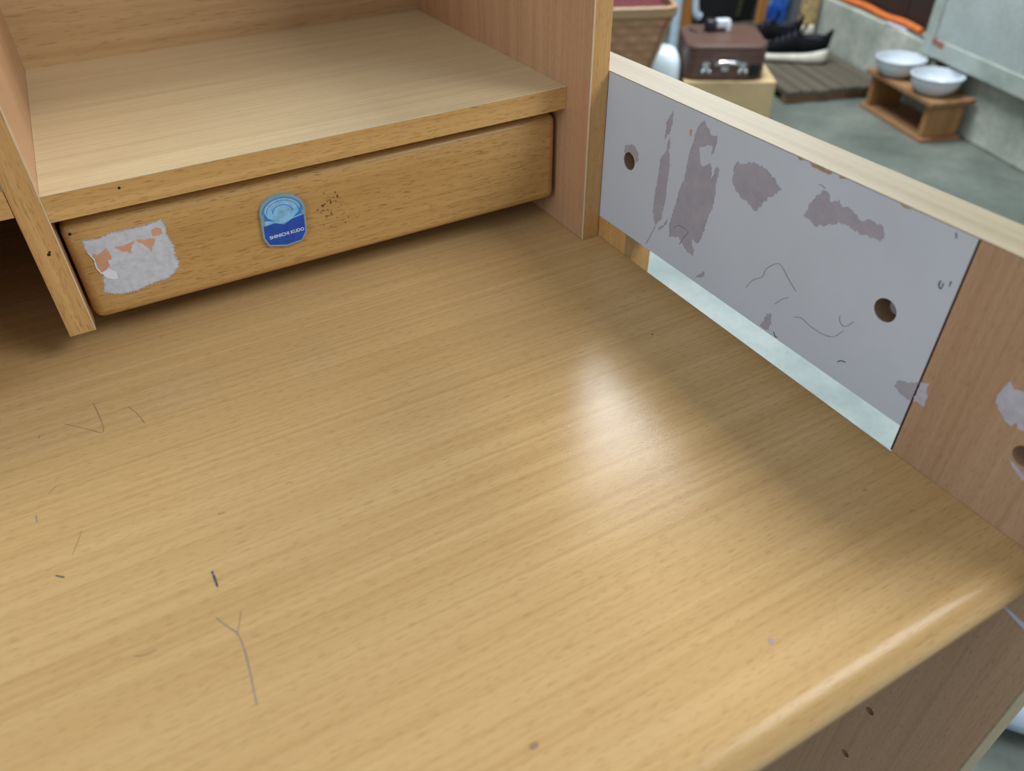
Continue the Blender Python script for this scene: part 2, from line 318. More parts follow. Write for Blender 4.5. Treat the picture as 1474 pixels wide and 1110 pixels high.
for i, pts in enumerate(([(-355.9, 61.8), (-361.4, 65.4), (-361.4, 58.1), (-363.7, 54.5), (-363.6, 46.5), (-358.2, 47.1), (-355.9, 45.8)],
            [(-400.9, 96.3), (-404.9, 92.8), (-409.4, 94.1), (-414.8, 97.0), (-420.0, 92.5), (-430.5, 84.5), (-431.5, 72.0), (-420.5, 72.0), (-416.6, 71.1), (-414.6, 73.9), (-412.7, 70.1), (-408.7, 71.4), (-404.9, 74.1), (-399.4, 78.8), (-399.3, 85.4)],
            [(-419, 50), (-424, 46), (-432, 42), (-432, 45), (-425, 49)])):
    dobj('paper_residue', flat(ragged(pts, 2.0, 0.5, 30 + i), RP, 0.00025), 'torn_grey' if 'torn_grey' in M else M.setdefault('torn_grey', mottled('torn_grey_paper', srgb(176, 172, 180), srgb(190, 187, 196), srgb(200, 197, 206), 90, 0.9, 0.3, 0.0006)), fs)
dobj('tape_strip', flat([(-455.0, -47.5), (-474.0, -50.2), (-490.0, -53), (-490.0, -57.5), (-473.0, -54.0), (-456.0, -49.8)], RP, 0.0004), 'torn_grey', fs)
marks = [[(-201.9, 48.2), (-206.4, 57.7), (-215.1, 65.7), (-216.9, 73.4), (-223.7, 81.4), (-229.5, 83.3), (-239.0, 76.4), (-248.0, 70.5)],
 [(-251.7, 49.8), (-258.1, 53.0), (-268.2, 51.3), (-279.8, 51.8), (-287.9, 54.8), (-293.8, 64.0)], [(-287.6, 73.0), (-289.0, 68.5), (-293.8, 67.2), (-298.8, 74.5)],
 [(-296.7, 38.1), (-299.2, 40.8), (-302.8, 41.9)], [(-243.3, 153.6), (-246.6, 153.5), (-249.6, 152.9)], [(-343.5, 131.9), (-343.5, 128.4), (-345.3, 127.1), (-345.7, 131.3)],
 [(-349.3, 134.5), (-349.5, 130.8)], [(-341.4, 163.1), (-342.8, 159.6)], [(-232.5, 50.4), (-237.0, 57.1), (-242.9, 62.7)], [(-237.6, 27.5), (-240.1, 24.5), (-242.2, 25.1)],
 [(-110.2, 59.6), (-116.6, 64.8), (-128.1, 64.1), (-124.4, 57.1), (-119.9, 48.0)], [(-85.6, 49.9), (-82.4, 42.0), (-75.7, 26.6)]]
for i, s in enumerate(marks):
    dobj('pencil_mark', stroke(s, RP, 0.75 if i in (3, 5, 6, 7, 9, 10) else 0.32, 0.0004, i), 'ink' if i in (3, 5, 6, 7, 9) else 'pencil', lam)
dobj('chipped_nick', flat(ragged([(-113, 148.5), (-115.2, 149), (-115.8, 145), (-113.6, 143.4)], 1, 0.3, 5), RP, 0.0003), 'kraft', lam)
for y0, y1, dz in ((-252, -233, 1.6), (-228, -222, 1.0), (-312, -304, 0.9), (-262, -257, 1.0)):
    dobj('chipped_nick', flat(ragged([(y0, ZT * 1000 - 0.8), (y1, ZT * 1000 - 0.8), (y1 - 2, ZT * 1000 - 0.9 - dz), (y0 + 3, ZT * 1000 - 1.2 - dz)], 2, 0.4, int(-y0)), RP, 0.0003), 'stile', lam)
DP = lambda u, v, h: Vector((u, v, h))
dm = [[(-421.6, -259.9), (-416.3, -270.3), (-413.0, -276.2), (-411.8, -287.4), (-412.2, -302.4), (-413.0, -314.0), (-413.5, -322.5)], [(-407.7, -262.5), (-411.6, -272.9), (-413.0, -276.2)],
 [(-417.0, -226.5), (-416.6, -232.4), (-416.3, -239.6)], [(-501.7, -183.0), (-496.6, -187.4)], [(-488.6, -35.9), (-472.6, -52.2), (-462.8, -61.0), (-463.3, -43.1), (-466.5, -21.2)],
 [(-442.9, -39.7), (-437.6, -52.7), (-434.0, -66.9)], [(-510.1, -124.7), (-509.9, -132.1)], [(-505.9, -44.9), (-504.5, -42.0)], [(-404.6, -183.0), (-399.3, -183.8)],
 [(-502.4, -108.2), (-496.2, -102.6)], [(-466.5, -262.5), (-459.9, -264.8), (-454.7, -264.3)], [(-491.3, -171.8), (-484.4, -153.5)]]
dw = [0.7, 0.45, 1.5, 1.2, 0.5, 0.4, 0.9, 1.0, 0.9, 0.5, 0.7, 0.4]
dc = ['pencil', 'pencil_soft', 'ink', 'ink', 'pencil_soft', 'pencil_soft', 'pencil', 'pencil', 'pencil_soft', 'pencil_soft', 'pencil_soft', 'pencil_soft']
for i, s in enumerate(dm): dobj('scratch', stroke(s, DP, dw[i], 0.00015, i), dc[i], dt)
for x, y, r, mt_ in ((-38.8, -165, 0.9, 'hole'), (-298.4, -408.6, 2.6, 'pencil_soft'), (-157, -422.8, 2.0, 'residue')):
    dobj('spot', flat(ragged([(x + r * math.cos(t * math.pi / 4), y + 0.7 * r * math.sin(t * math.pi / 4)) for t in range(8)], 1, 0.15, int(-x)), DP, 0.00015), mt_, dt)

# ------------------------------------------------------------------ the hutch with its drawer
W = 0.45; T2 = 0.0199; YS = 0.0390; ZS = 0.1444; ZSB = 0.1232; YD = 0.0500; YBK = 0.3885
hutch = thing('desk_hutch', 'beech hutch standing on the desk with shelf, dividers and shallow drawer', 'hutch', (0, 0, 0.0))
sp = obj('side_panel', box(0, T1 - 0.0004, 0.0012, 0.398, 0.0004, 0.42, 0.0004, 1), 'panel_v', hutch)
obj('front_edge', box(0.0006, T1 - 0.0006, 0, 0.0012, 0.0006, 0.42), 'edge_v', sp)
obj('edge_line', box(-0.0001, 0.0007, -0.0001, 0.0013, 0.0006, 0.42), 'white_line', sp)
dv = obj('divider', box(-W - T2, -W, YS + 0.0012, YBK, 0.0262, 0.42, 0.0004, 1), 'panel_v', hutch)
obj('front_edge', box(-W - T2 + 0.0004, -W - 0.0006, YS, YS + 0.0012, 0.0262, 0.42), 'edge_v', dv)
obj('edge_line', box(-W - 0.0007, -W + 0.0001, YS - 0.0001, YS + 0.0013, 0.0264, 0.42), 'white_line', dv)
sh = obj('shelf', box(-W + 0.0002, -0.0002, YS + 0.0012, YBK, ZSB, ZS), 'shelf', hutch)
obj('front_edge', box(-W + 0.0002, -0.0003, YS, YS + 0.0012, ZSB, ZS - 0.0006), 'edge', sh)
obj('edge_line', box(-W + 0.0002, -0.0003, YS - 0.0001, YS + 0.0013, ZS - 0.0005, ZS + 0.0001), 'white_line', sh)
sh2 = obj('shelf', box(-0.585, -W - T2 - 0.0002, YS + 0.0012, YBK, 0.1330, 0.1532), 'shelf', hutch)
obj('front_edge', box(-0.585, -W - T2 - 0.0003, YS, YS + 0.0012, 0.1330, 0.1532), 'edge', sh2)
obj('back_panel', box(-0.585, 0, YBK, 0.398, 0.0004, 0.42), 'back', hutch)
obj('side_panel', box(-0.605, -0.585, 0.0, 0.398, 0.0004, 0.42), 'panel_v', hutch)  # unseen end panel, placed close in to keep the left bay dark
# drawer
dr = obj('drawer', box(-W + 0.012, -0.012, YD + 0.018, 0.37, 0.034, 0.108), 'panel_v', hutch)
bm = box(-W + 0.0022, -0.0030, YD, YD + 0.018, 0.0268, 0.1150)
fe = [e for e in bm.edges if all(v.co.y < YD + 0.001 for v in e.verts)]
ce = [e for e in bm.edges if abs(e.verts[0].co.y - e.verts[1].co.y) > 0.01]
bmesh.ops.bevel(bm, geom=fe + ce, offset=0.0080, segments=6, profile=0.5, affect='EDGES')
df = obj('drawer_front', bm, 'front', dr, smooth='big')
FP = lambda u, v, h: Vector((u, YD - h, v))
paper = [(-435.7, 99.1), (-422.8, 98.1), (-413.3, 100.6), (-398.7, 100.1), (-388.3, 99.9), (-375.6, 101.7), (-374.4, 95.2), (-375.6, 88.3), (-372.9, 78.4), (-374.3, 67.7), (-372.1, 61.3), (-376.2, 54.9), (-384.1, 49.6), (-402.2, 47.5), (-410.7, 45.4), (-423.1, 45.6), (-434.9, 51.4), (-430.9, 66.2), (-432.4, 73.1), (-431.4, 82.8), (-435.7, 89.5)]
fz = []
rnd = random.Random(11)
rg = ragged(paper, 0.4, 0.1, 4); cx, cy = -404, 74
for i, (x, y) in enumerate(rg):
    L = math.hypot(x - cx, y - cy); q = rnd.uniform(-0.4, 1.8) if i % 2 else rnd.uniform(-2.0, -0.3)
    fz.append((x + (x - cx) / L * q, y + (y - cy) / L * q))
pp = obj('paper_residue', flat(fz, FP, 0.0003), 'paper', df)
for i, pts in enumerate(([(-432.1, 87.5), (-428.6, 84.7), (-421.5, 88.5), (-420.1, 81.3), (-420.8, 77.8), (-423.0, 78.5), (-423.5, 73.2), (-428.2, 70.0), (-431.1, 68.1), (-431.8, 74.8), (-431.4, 82.8)],
   [(-415.5, 88.0), (-410.1, 87.3), (-399.9, 88.9), (-403.2, 85.4), (-405.9, 78.9), (-407.5, 81.2), (-411.4, 83.2), (-413.6, 85.7)],
   [(-399.5, 90.1), (-391.7, 88.4), (-384.4, 87.2), (-386.6, 82.4), (-388.5, 81.1), (-390.9, 75.4), (-391.6, 81.1), (-394.3, 84.6), (-397.3, 87.3)],
   [(-385.3, 94.6), (-381.1, 96.1), (-377.7, 94.3), (-378.2, 90.0), (-383.2, 88.7), (-385.8, 90.3)])):
    obj('bare_patch', flat(ragged(pts, 0.9, 0.45, 50 + i), FP, 0.00045), 'kraft', df)
obj('paper_flap', flat(ragged([(-430.8, 69.0), (-425.0, 70.9), (-420.3, 66.6), (-420.5, 61.1), (-423.8, 60.2), (-428.8, 63.7)], 2, 0.3, 60), FP, 0.0007), 'paper_white', df)
obj('paper_flap', flat(ragged([(-435.5, 89.5), (-431.8, 82), (-432.6, 74), (-430.6, 68), (-431.6, 68), (-433.4, 74), (-432.8, 82)], 2, 0.2, 61), FP, 0.0007), 'paper_white', df)
sb = bmesh.new(); rs = random.Random(3)
for k in range(44):
    u = rs.gauss(-237, 8); v = rs.gauss(76, 8)
    if not (-262 < u < -212 and 50 < v < 104): continue
    r = rs.uniform(0.35, 1.3); flat([(u + r * rs.uniform(0.5, 1.3) * math.cos(t * 1.047), v + r * rs.uniform(0.5, 1.3) * math.sin(t * 1.047)) for t in range(6)], FP, 0.0002, sb)
M['smudge'] = plain('grey_smudge', srgb(122, 92, 60), 0.8)
obj('smudge', sb, 'smudge', df, kind='stuff')
def disc(u, v, r, place, par, mt_='hole'):
    return obj('pin_hole', flat([(u + r * math.cos(t * math.pi / 6), v + r * math.sin(t * math.pi / 6)) for t in range(12)], place, 0.00015), mt_, par)
SP = lambda u, v, h: Vector((u, YS - h, v))
disc(-397.2, 138.5, 1.1, SP, sh); disc(-441.6, 106.6, 1.2, lambda u, v, h: Vector((u, YD - h + 0.0002, v)), df); disc(-459.4, 99.4, 1.3, SP, dv); disc(-458.3, 101.2, 0.9, SP, dv)

# ------------------------------------------------------------------ badge on the drawer (plain blue design)
BX, BZ = -0.2812, 0.0764
badge = thing('acrylic_badge', 'small blue arched acrylic badge stuck on the drawer front', 'badge', (BX, YD, BZ))
def bp(h0): return lambda u, v, h: Vector((u, -h0 - h, v))
def bshape(s, n=12):
    tilt = math.radians(-5); pts = []
    for i in range(n + 1):
        t = math.pi * i / n; pts.append((19.5 * math.cos(t), 9.5 + 14.8 * math.sin(t)))
    pts += [(-19.0, -14.5), (-15.0, -22.0), (0, -24.6), (14.5, -22.0), (19.2, -13.5)]
    return [((x * math.cos(tilt) - y * math.sin(tilt)) * s, (x * math.sin(tilt) + y * math.cos(tilt)) * s) for x, y in pts]
M['badge_edge'] = plain('badge_clear_grey', srgb(128, 158, 172), 0.2)
M['badge_sky'] = plain('badge_light_blue', srgb(132, 186, 222), 0.15, var=0.12, scale=160)
M['badge_blue'] = plain('badge_royal_blue', srgb(28, 78, 172), 0.15, var=0.1, scale=120)
M['badge_mid'] = plain('badge_mid_blue', srgb(40, 128, 208), 0.15)
M['badge_white'] = plain('badge_white_print', srgb(222, 228, 236), 0.3)
obj('base_plate', flat(bshape(1.0), bp(0.0), 0.0026), 'badge_edge', badge)
def rot(pts, a=-5):
    t = math.radians(a); return [(x * math.cos(t) - y * math.sin(t), x * math.sin(t) + y * math.cos(t)) for x, y in pts]
obj('sky_print', flat(rot([(15.8 * math.cos(math.pi * i / 12), 8 + 12.5 * math.sin(math.pi * i / 12)) for i in range(13)] + [(-16, -4), (16, 0)]), bp(0.0026), 0.0001), 'badge_sky', badge)
for r0, r1 in ((17.6, 16.8), (14.2, 13.6), (9.0, 8.2)):
    outer = [(r0 * math.cos(math.pi * i / 16), 8 + r0 * 0.78 * math.sin(math.pi * i / 16)) for i in range(17)]
    inner = [(r1 * math.cos(math.pi * i / 16), 8 + r1 * 0.78 * math.sin(math.pi * i / 16)) for i in range(16, -1, -1)]
    obj('arc_print', flat(rot(outer + inner), bp(0.0027), 0.0001), 'badge_mid', badge)
obj('lower_print', flat(rot([(-17.6, -3), (-8, -1), (0, -3.5), (8, 1), (17.9, 3), (17.8, -13), (13.8, -20.6), (0, -23), (-14.2, -20.6), (-17.6, -13.8)]), bp(0.0027), 0.0001), 'badge_blue', badge)
obj('side_print', flat(rot([(8, 2), (13, 6), (16, 12), (16, 4)]), bp(0.0027), 0.00012), 'badge_mid', badge)
obj('side_print', flat(rot([(-8, 1), (-13, 4), (-16, 10), (-16, 2)]), bp(0.0027), 0.00012), 'badge_mid', badge)
tt = math.radians(2)
obj('lettering', text_mesh('SHINICHI KUDO', 0.0042, lambda x, y: Vector((x * math.cos(tt) - y * math.sin(tt) + 0.0005, -0.0030, x * math.sin(tt) + y * math.cos(tt) - 0.0125))), 'badge_white', badge)

# ------------------------------------------------------------------ things on the floor behind the desk
M['bench_wood'] = wood('bench_timber', srgb(160, 122, 84), srgb(128, 92, 60), srgb(84, 56, 34), 'y', 0.7, k=0.5)
M['bench_leg'] = wood('bench_leg_timber', srgb(172, 128, 82), srgb(140, 98, 58), srgb(84, 56, 34), 'z', 0.7, k=0.5)
M['deck'] = wood('weathered_plank', srgb(98, 92, 78), srgb(78, 72, 60), srgb(50, 44, 36), 'y', 0.8, k=0.4)
M['deck_front'] = wood('weathered_batten', srgb(136, 104, 74), srgb(108, 80, 56), srgb(66, 48, 36), 'x', 0.8, k=0.4)
M['enamel'] = plain('white_enamel', srgb(200, 208, 216), 0.18, var=0.01)
M['enamel_rim'] = plain('grey_rim', srgb(176, 190, 204), 0.3)
# low bench
bn = thing('low_bench', 'small open wooden bench on the concrete carrying two white bowls', 'bench', room(1.782, 1.835, FZ), RZ)
obj('base_board', box(-0.080, 0.080, -0.197, 0.197, 0.0, 0.014, 0.002), 'bench_wood', bn)
for s in (-1, 1): obj('leg', box(-0.070, 0.066, s * 0.168 - 0.013, s * 0.168 + 0.013, 0.0142, 0.131, 0.002), 'bench_leg', bn)
obj('top_board', box(-0.088, 0.080, -0.205, 0.200, 0.1312, 0.1465, 0.002), 'bench_wood', bn)
def bowl(b, a, label):
    t = thing('enamel_bowl', label, 'bowl', room(b, a, FZ + 0.1467), 0, 'white bowls on the bench')
    out = [(0.046, 0.0), (0.050, 0.0005), (0.052, 0.004), (0.062, 0.010), (0.074, 0.024), (0.081, 0.042), (0.084, 0.061)]
    inn = [(0.0815, 0.061), (0.078, 0.042), (0.071, 0.026), (0.058, 0.013), (0.040, 0.008)]
    obj('body', lathe(out + inn), 'enamel', t, smooth=True)
    rim = bmesh.new(); rings = []
    for k in range(8):
        ang = 2 * math.pi * k / 8; rings.append([((0.0845 + 0.003 * math.cos(ang)) * math.cos(2 * math.pi * i / 48), (0.0845 + 0.003 * math.cos(ang)) * math.sin(2 * math.pi * i / 48), 0.062 + 0.0022 * math.sin(ang)) for i in range(48)])
    loft(rings + [rings[0]], rim, cap=False)
    obj('rim', rim, 'enamel', t, smooth=True)
bowl(1.754, 1.937, 'white bowl at the back of the bench, farther from the desk')
bowl(1.762, 1.733, 'white bowl at the front of the bench, nearer the desk')
# duckboard
dk = thing('duckboard', 'weathered brown duckboard of planks lying on the concrete floor', 'duckboard', room(1.645, 2.60, FZ), RZ)
for k in range(7):
    x0 = -0.215 + k * 0.0625; e = 0.004 * math.sin(k * 2.3)
    obj('plank', box(x0, x0 + 0.0555, -0.49 + e, 0.55 - e, 0.030, 0.050 + 0.0012 * math.cos(k * 1.7), 0.002), 'deck', dk)
for y in (-0.478, -0.02, 0.46): obj('batten', box(-0.215, 0.219, y, y + 0.035, 0.0, 0.0298, 0.002), 'deck_front', dk)

# sneakers
M['sole'] = plain('off_white_sole', srgb(206, 204, 190), 0.6)
M['upper'] = plain('black_mesh_upper', srgb(9, 10, 14), 0.9, var=0.2, scale=300, spec=0.2)
M['lining'] = plain('dark_lining', srgb(34, 36, 46), 0.8)
M['lace'] = plain('dark_grey_lace', srgb(52, 56, 70), 0.7)
def shoe_ring(x, hw, zb, zt, n=20, flatb=0.6):
    r = []
    for i in range(n):
        t = 2 * math.pi * i / n; c, s = math.cos(t), math.sin(t)
        r.append((x, hw * (abs(c) ** flatb) * (1 if c >= 0 else -1), (zb + zt) / 2 + (zt - zb) / 2 * (abs(s) ** flatb) * (1 if s >= 0 else -1)))
    return r
def sneaker(loc, rz, label):
    t = thing('sneaker', label, 'shoe', loc, rz, 'black sneakers on the duckboard'); t.scale = (1.08, 1.05, 1.3)
    # x from heel 0 to toe .285
    S = [(-0.012, 0.016, 0.016, 0.046), (-0.006, 0.028, 0.006, 0.050), (0.012, 0.038, 0.002, 0.048), (0.05, 0.041, 0.0, 0.038), (0.10, 0.038, 0.0, 0.031), (0.16, 0.045, 0.0, 0.029), (0.21, 0.049, 0.001, 0.028), (0.25, 0.043, 0.006, 0.030), (0.275, 0.028, 0.014, 0.034), (0.284, 0.012, 0.020, 0.034)]
    obj('sole', loft([shoe_ring(*s) for s in S]), 'sole', t, smooth=True)
    U = [(-0.016, 0.006, 0.096, 0.112), (-0.008, 0.020, 0.045, 0.106), (0.010, 0.032, 0.040, 0.090), (0.05, 0.036, 0.034, 0.078), (0.085, 0.036, 0.029, 0.080), (0.115, 0.037, 0.027, 0.092), (0.135, 0.039, 0.026, 0.086), (0.17, 0.043, 0.025, 0.070), (0.21, 0.045, 0.025, 0.057), (0.25, 0.038, 0.027, 0.047), (0.272, 0.022, 0.031, 0.041)]
    obj('upper', loft([shoe_ring(*s, flatb=0.8) for s in U]), 'upper', t, smooth=True)
    obj('collar', lathe([(0.030, 0.0), (0.034, 0.004), (0.030, 0.009), (0.024, 0.006), (0.020, -0.010)], 24, None, 1.35, 0.85), 'lining', t, smooth=True).location = (0.052, 0, 0.076)
    tg = obj('tongue', box(-0.004, 0.004, -0.020, 0.020, 0.0, 0.045, 0.003), 'upper', t, smooth=False); tg.location = (0.105, 0, 0.080); tg.rotation_euler = (0, -0.5, 0)
    for k in range(4):
        x = 0.125 + k * 0.021; z = 0.0925 - k * 0.0085
        obj('lace', tube(spline([(x, -0.026, z - 0.010), (x, -0.012, z), (x, 0.012, z), (x, 0.026, z - 0.010)], 4), 0.0028, 6), 'lace', t, smooth=True)
    return t
dir_ = math.atan2(1.895 - 1.702, 2.265 - 2.433)
sneaker((2.425, 1.735, FZ + 0.0515), dir_, 'black sneaker with thick off-white sole, nearer of the pair on the duckboard')
sneaker((2.480, 1.950, FZ + 0.0515), dir_ + 0.1, 'black sneaker behind the nearer one on the duckboard')
# patterned pouch, blue bag, poles, black bag
M['pouch'] = mottled('gold_black_print', srgb(30, 26, 20), srgb(190, 166, 116), srgb(52, 44, 30), 34, 0.7, 0.1)
M['blue'] = mottled('blue_bag_print', srgb(22, 62, 150), srgb(34, 92, 184), srgb(150, 186, 226), 14, 0.4, 0.05)
M['black'] = plain('black_fabric', srgb(12, 12, 15), 0.85)
M['pole_wood'] = wood('orange_timber', srgb(178, 124, 62), srgb(148, 98, 46), srgb(100, 64, 30), 'z', 0.5, k=0.5)
M['pale_blue'] = plain('pale_blue_paint', srgb(176, 200, 214), 0.5)
M['olive'] = plain('olive_strap', srgb(52, 58, 30), 0.7)
M['grey_post'] = plain('grey_post', srgb(96, 98, 100), 0.6)
def sack(hx, hy, h, n=28, rings=9, bulge=0.12, seed=1):
    rnd = random.Random(seed); R = []
    for k in range(rings):
        t = k / (rings - 1); s = (0.86 + bulge * math.sin(math.pi * min(1, t * 1.1))) * (1 if t < 0.86 else 0.9 - (t - 0.86) * 1.2)
        R.append([(hx * s * (abs(math.cos(a)) ** 0.55) * math.copysign(1, math.cos(a)) * (1 + rnd.uniform(-.02, .02)), hy * s * (abs(math.sin(a)) ** 0.55) * math.copysign(1, math.sin(a)) * (1 + rnd.uniform(-.03, .03)), h * t) for a in (2 * math.pi * i / n for i in range(n))])
    return loft(R)
pc = thing('patterned_pouch', 'gold and black patterned pouch standing behind the sneakers', 'pouch', tuple(room(1.815, 2.735, FZ + 0.0515)), RZ + 0.2)
obj('body', sack(0.045, 0.03, 0.26, bulge=0.05, seed=4), 'pouch', pc, smooth=True)
obj('cuff', lathe([(0.030, 0.0), (0.034, 0.02), (0.030, 0.04)], 20, None, 1.3, 0.9), 'sole', pc, smooth=True).location = (-0.03, -0.035, 0.04)
bb = thing('blue_bag', 'shiny blue printed bag standing at the back of the duckboard', 'bag', tuple(room(1.765, 2.97, FZ + 0.0515)), RZ)
obj('body', sack(0.068, 0.05, 0.42, seed=6), 'blue', bb, smooth=True)
obj('handle', tube(spline([(-0.04, 0, 0.40), (-0.03, 0, 0.50), (0.03, 0, 0.50), (0.04, 0, 0.40)], 5), 0.006), 'blue', bb, smooth=True)
pl = thing('wooden_pole', 'slim orange-brown wooden pole standing between suitcase and sneakers', 'pole', (2.50, 2.205, FZ), 0)
obj('shaft', box(-0.020, 0.020, -0.014, 0.014, 0, 1.1, 0.003), 'pole_wood', pl); obj('foot', box(-0.022, 0.022, -0.016, 0.016, -0.0, 0.012, 0.002), 'black', pl)
kb = thing('black_bag', 'large black fabric bag standing behind the brown suitcase', 'bag', tuple(room(1.585, 3.36, FZ)), RZ)
obj('body', sack(0.28, 0.12, 0.80, seed=9), 'black', kb, smooth=True)
for s in (-1, 1): obj('strap', tube(spline([(s * 0.14, -0.105, 0.05), (s * 0.15, -0.125, 0.3), (s * 0.12, -0.11, 0.6)], 5), 0.012), 'olive' if s > 0 else 'black', kb, smooth=True)
p2 = thing('painted_post', 'narrow pale blue post behind the basket and suitcase', 'post', (2.10, 2.34, FZ), 0.2)
obj('shaft', box(-0.016, 0.016, -0.014, 0.014, 0, 1.0, 0.003), 'pale_blue', p2); obj('foot', box(-0.03, 0.03, -0.03, 0.03, 0, 0.02, 0.003), 'grey_post', p2)
p3 = thing('stand_leg', 'orange-brown timber leg with white cloth strip beside the pale blue post', 'stand', (2.235, 2.43, FZ), 0.1)
obj('shaft', box(-0.030, 0.030, -0.02, 0.02, 0, 1.0, 0.003), 'pole_wood', p3)
obj('cloth_strip', tube(spline([(0.0, -0.03, 0.50), (0.012, -0.034, 0.3), (0.02, -0.04, 0.16), (0.045, -0.045, 0.13)], 5), [0.008 + 0.0009 * k for k in range(16)]), 'enamel_rim', p3, smooth=True)
p4 = thing('grey_post', 'dark grey post at the wall behind the patterned pouch', 'post', room(1.845, 2.90, FZ + 0.0515), RZ)
obj('shaft', box(-0.018, 0.018, -0.018, 0.018, 0, 0.9, 0.003), 'grey_post', p4); obj('foot', box(-0.022, 0.022, -0.022, 0.022, 0, 0.012, 0.002), 'black', p4)
# orange cord and papers on the ledge
M['orange'] = plain('orange_cord', srgb(206, 112, 52), 0.5)
oc = obj('orange_cord', tube(spline([tuple(room(1.905, 2.80, -0.437)), tuple(room(1.898, 2.62, -0.440)), tuple(room(1.902, 2.45, -0.437)), tuple(room(1.897, 2.30, -0.441)), tuple(room(1.903, 2.18, -0.437)), tuple(room(1.898, 2.06, -0.441))], 8), 0.0135, 10), 'orange', smooth=True)
tag(oc, 'orange cord lying along the top of the concrete plinth', 'cord')
M['ledge_paper'] = plain('lilac_paper', srgb(190, 190, 204), 0.7)
for i, (b_, a_, r_, l_) in enumerate(((1.884, 2.20, 0.05, 'pale lilac paper strip on the plinth ledge below the orange cord, farther one'), (1.887, 2.075, -0.05, 'bluish paper strip on the plinth ledge next to the pale green door'))):
    o = obj('paper_strip', box(-0.008, 0.012, -0.075, 0.060, 0, 0.004, 0.001), M['ledge_paper'] if i == 0 else M['grey_post']); o.location = room(b_, a_, -0.4548 + 0.001 * i); o.rotation_euler.z = RZ + r_
    tag(o, l_, 'paper')

# cardboard box, suitcase, adapter
CR = math.radians(-33)
M['card'] = plain('cardboard', srgb(186, 164, 122), 0.8, var=0.04, scale=12)
M['card_tape'] = plain('box_tape', srgb(178, 150, 104), 0.35)
cu_, cv_ = Vector((math.cos(CR), math.sin(CR), 0)), Vector((-math.sin(CR), math.cos(CR), 0))
cc = Vector((1.657, 1.564, 0))
cb = thing('cardboard_box', 'tan cardboard box on the floor under the brown suitcase', 'box', (cc.x, cc.y, FZ), CR)
obj('body', box(-0.136, 0.180, -0.160, 0.16, 0, 0.198, 0.002), 'card', cb)
obj('flap', box(-0.136, 0.180, -0.160, 0.003, 0.1982, 0.1998, 0.0004), 'card', cb); obj('flap', box(-0.136, 0.180, 0.006, 0.16, 0.1982, 0.1998, 0.0004), 'card', cb)
obj('tape', box(0.1802, 0.1808, -0.022, 0.030, 0.10, 0.197), 'card_tape', cb)
M['leather'] = plain('brown_leather', srgb(88, 66, 58), 0.42, var=0.07, scale=90)
M['leather_dark'] = plain('dark_leather_trim', srgb(74, 48, 39), 0.45, var=0.05, scale=90)
M['chrome'] = plain('chrome', srgb(225, 228, 235), 0.12, 1.0, var=0.0)
def rrect(hx, hy, r, z, n=7):
    p = []
    for qx, qy, a0 in ((1, 1, 0), (-1, 1, 90), (-1, -1, 180), (1, -1, 270)):
        for i in range(n + 1):
            a = math.radians(a0 + 90 * i / n); p.append((qx * (hx - r) + r * math.cos(a), qy * (hy - r) + r * math.sin(a), z))
    return p
sc_ = thing('suitcase', 'small brown leather suitcase with chrome handle on the cardboard box', 'suitcase', (cc.x, cc.y, FZ + 0.2001), CR)
hx, hy, rr = 0.140, 0.143, 0.05
sc_.scale = (1, 1, 1.12)
obj('lower_shell', loft([rrect(hx - 0.004, hy - 0.004, rr, 0.0), rrect(hx, hy, rr, 0.005), rrect(hx, hy, rr, 0.071)]), 'leather', sc_)
obj('lid', loft([rrect(hx, hy, rr, 0.0725), rrect(hx, hy, rr, 0.098), rrect(hx - 0.002, hy - 0.002, rr, 0.1035), rrect(hx - 0.008, hy - 0.008, rr, 0.106)]), 'leather', sc_)
obj('seam', loft([rrect(hx - 0.003, hy - 0.003, rr, 0.0710), rrect(hx - 0.003, hy - 0.003, rr, 0.0725)]), 'leather_dark', sc_)
obj('bottom_trim', loft([rrect(hx + 0.0012, hy + 0.0012, rr, 0.002), rrect(hx + 0.0012, hy + 0.0012, rr, 0.010)]), 'leather_dark', sc_)
obj('top_trim', loft([rrect(hx + 0.001, hy + 0.001, rr, 0.0935), rrect(hx + 0.001, hy + 0.001, rr, 0.098)]), 'leather_dark', sc_)
obj('handle', tube(spline([(-0.040, -hy - 0.004, 0.052), (-0.036, -hy - 0.022, 0.058), (-0.018, -hy - 0.028, 0.062), (0.018, -hy - 0.028, 0.062), (0.036, -hy - 0.022, 0.058), (0.040, -hy - 0.004, 0.052)], 6), 0.0065, 10), 'chrome', sc_, smooth=True)
for x in (-0.068, 0.058):
    lt = obj('latch', box(x - 0.011, x + 0.011, -hy - 0.006, -hy - 0.0005, 0.030, 0.056, 0.002), 'chrome', sc_)
    for dx in (-0.010, 0.012): obj('stud', lathe([(0.006, 0), (0.006, 0.004), (0.003, 0.006)], 14), 'chrome', lt, smooth=True).matrix_local = Matrix.Translation((x + dx, -hy - 0.006, 0.030)) @ Matrix.Rotation(math.pi / 2, 4, 'X')
obj('lock', box(-0.014, 0.010, -hy - 0.006, -hy - 0.0005, 0.030, 0.043, 0.003), 'chrome', sc_)
obj('name_plate', box(0.082, 0.117, -hy - 0.0052, -hy + 0.018, 0.014, 0.050, 0.001), 'black', sc_)
M['dark_plastic'] = plain('dark_plastic', srgb(28, 32, 40), 0.4)
ad = thing('plug_adapter', 'small black and white plug adapter lying on the suitcase lid', 'adapter', tuple(cc + cu_ * (-0.01) + cv_ * 0.045 + Vector((0, 0, FZ + 0.2001 + 0.1189))), CR + 0.12)
obj('black_body', box(-0.048, -0.008, -0.020, 0.024, 0.0, 0.042, 0.010, 3), 'dark_plastic', ad, smooth=True)
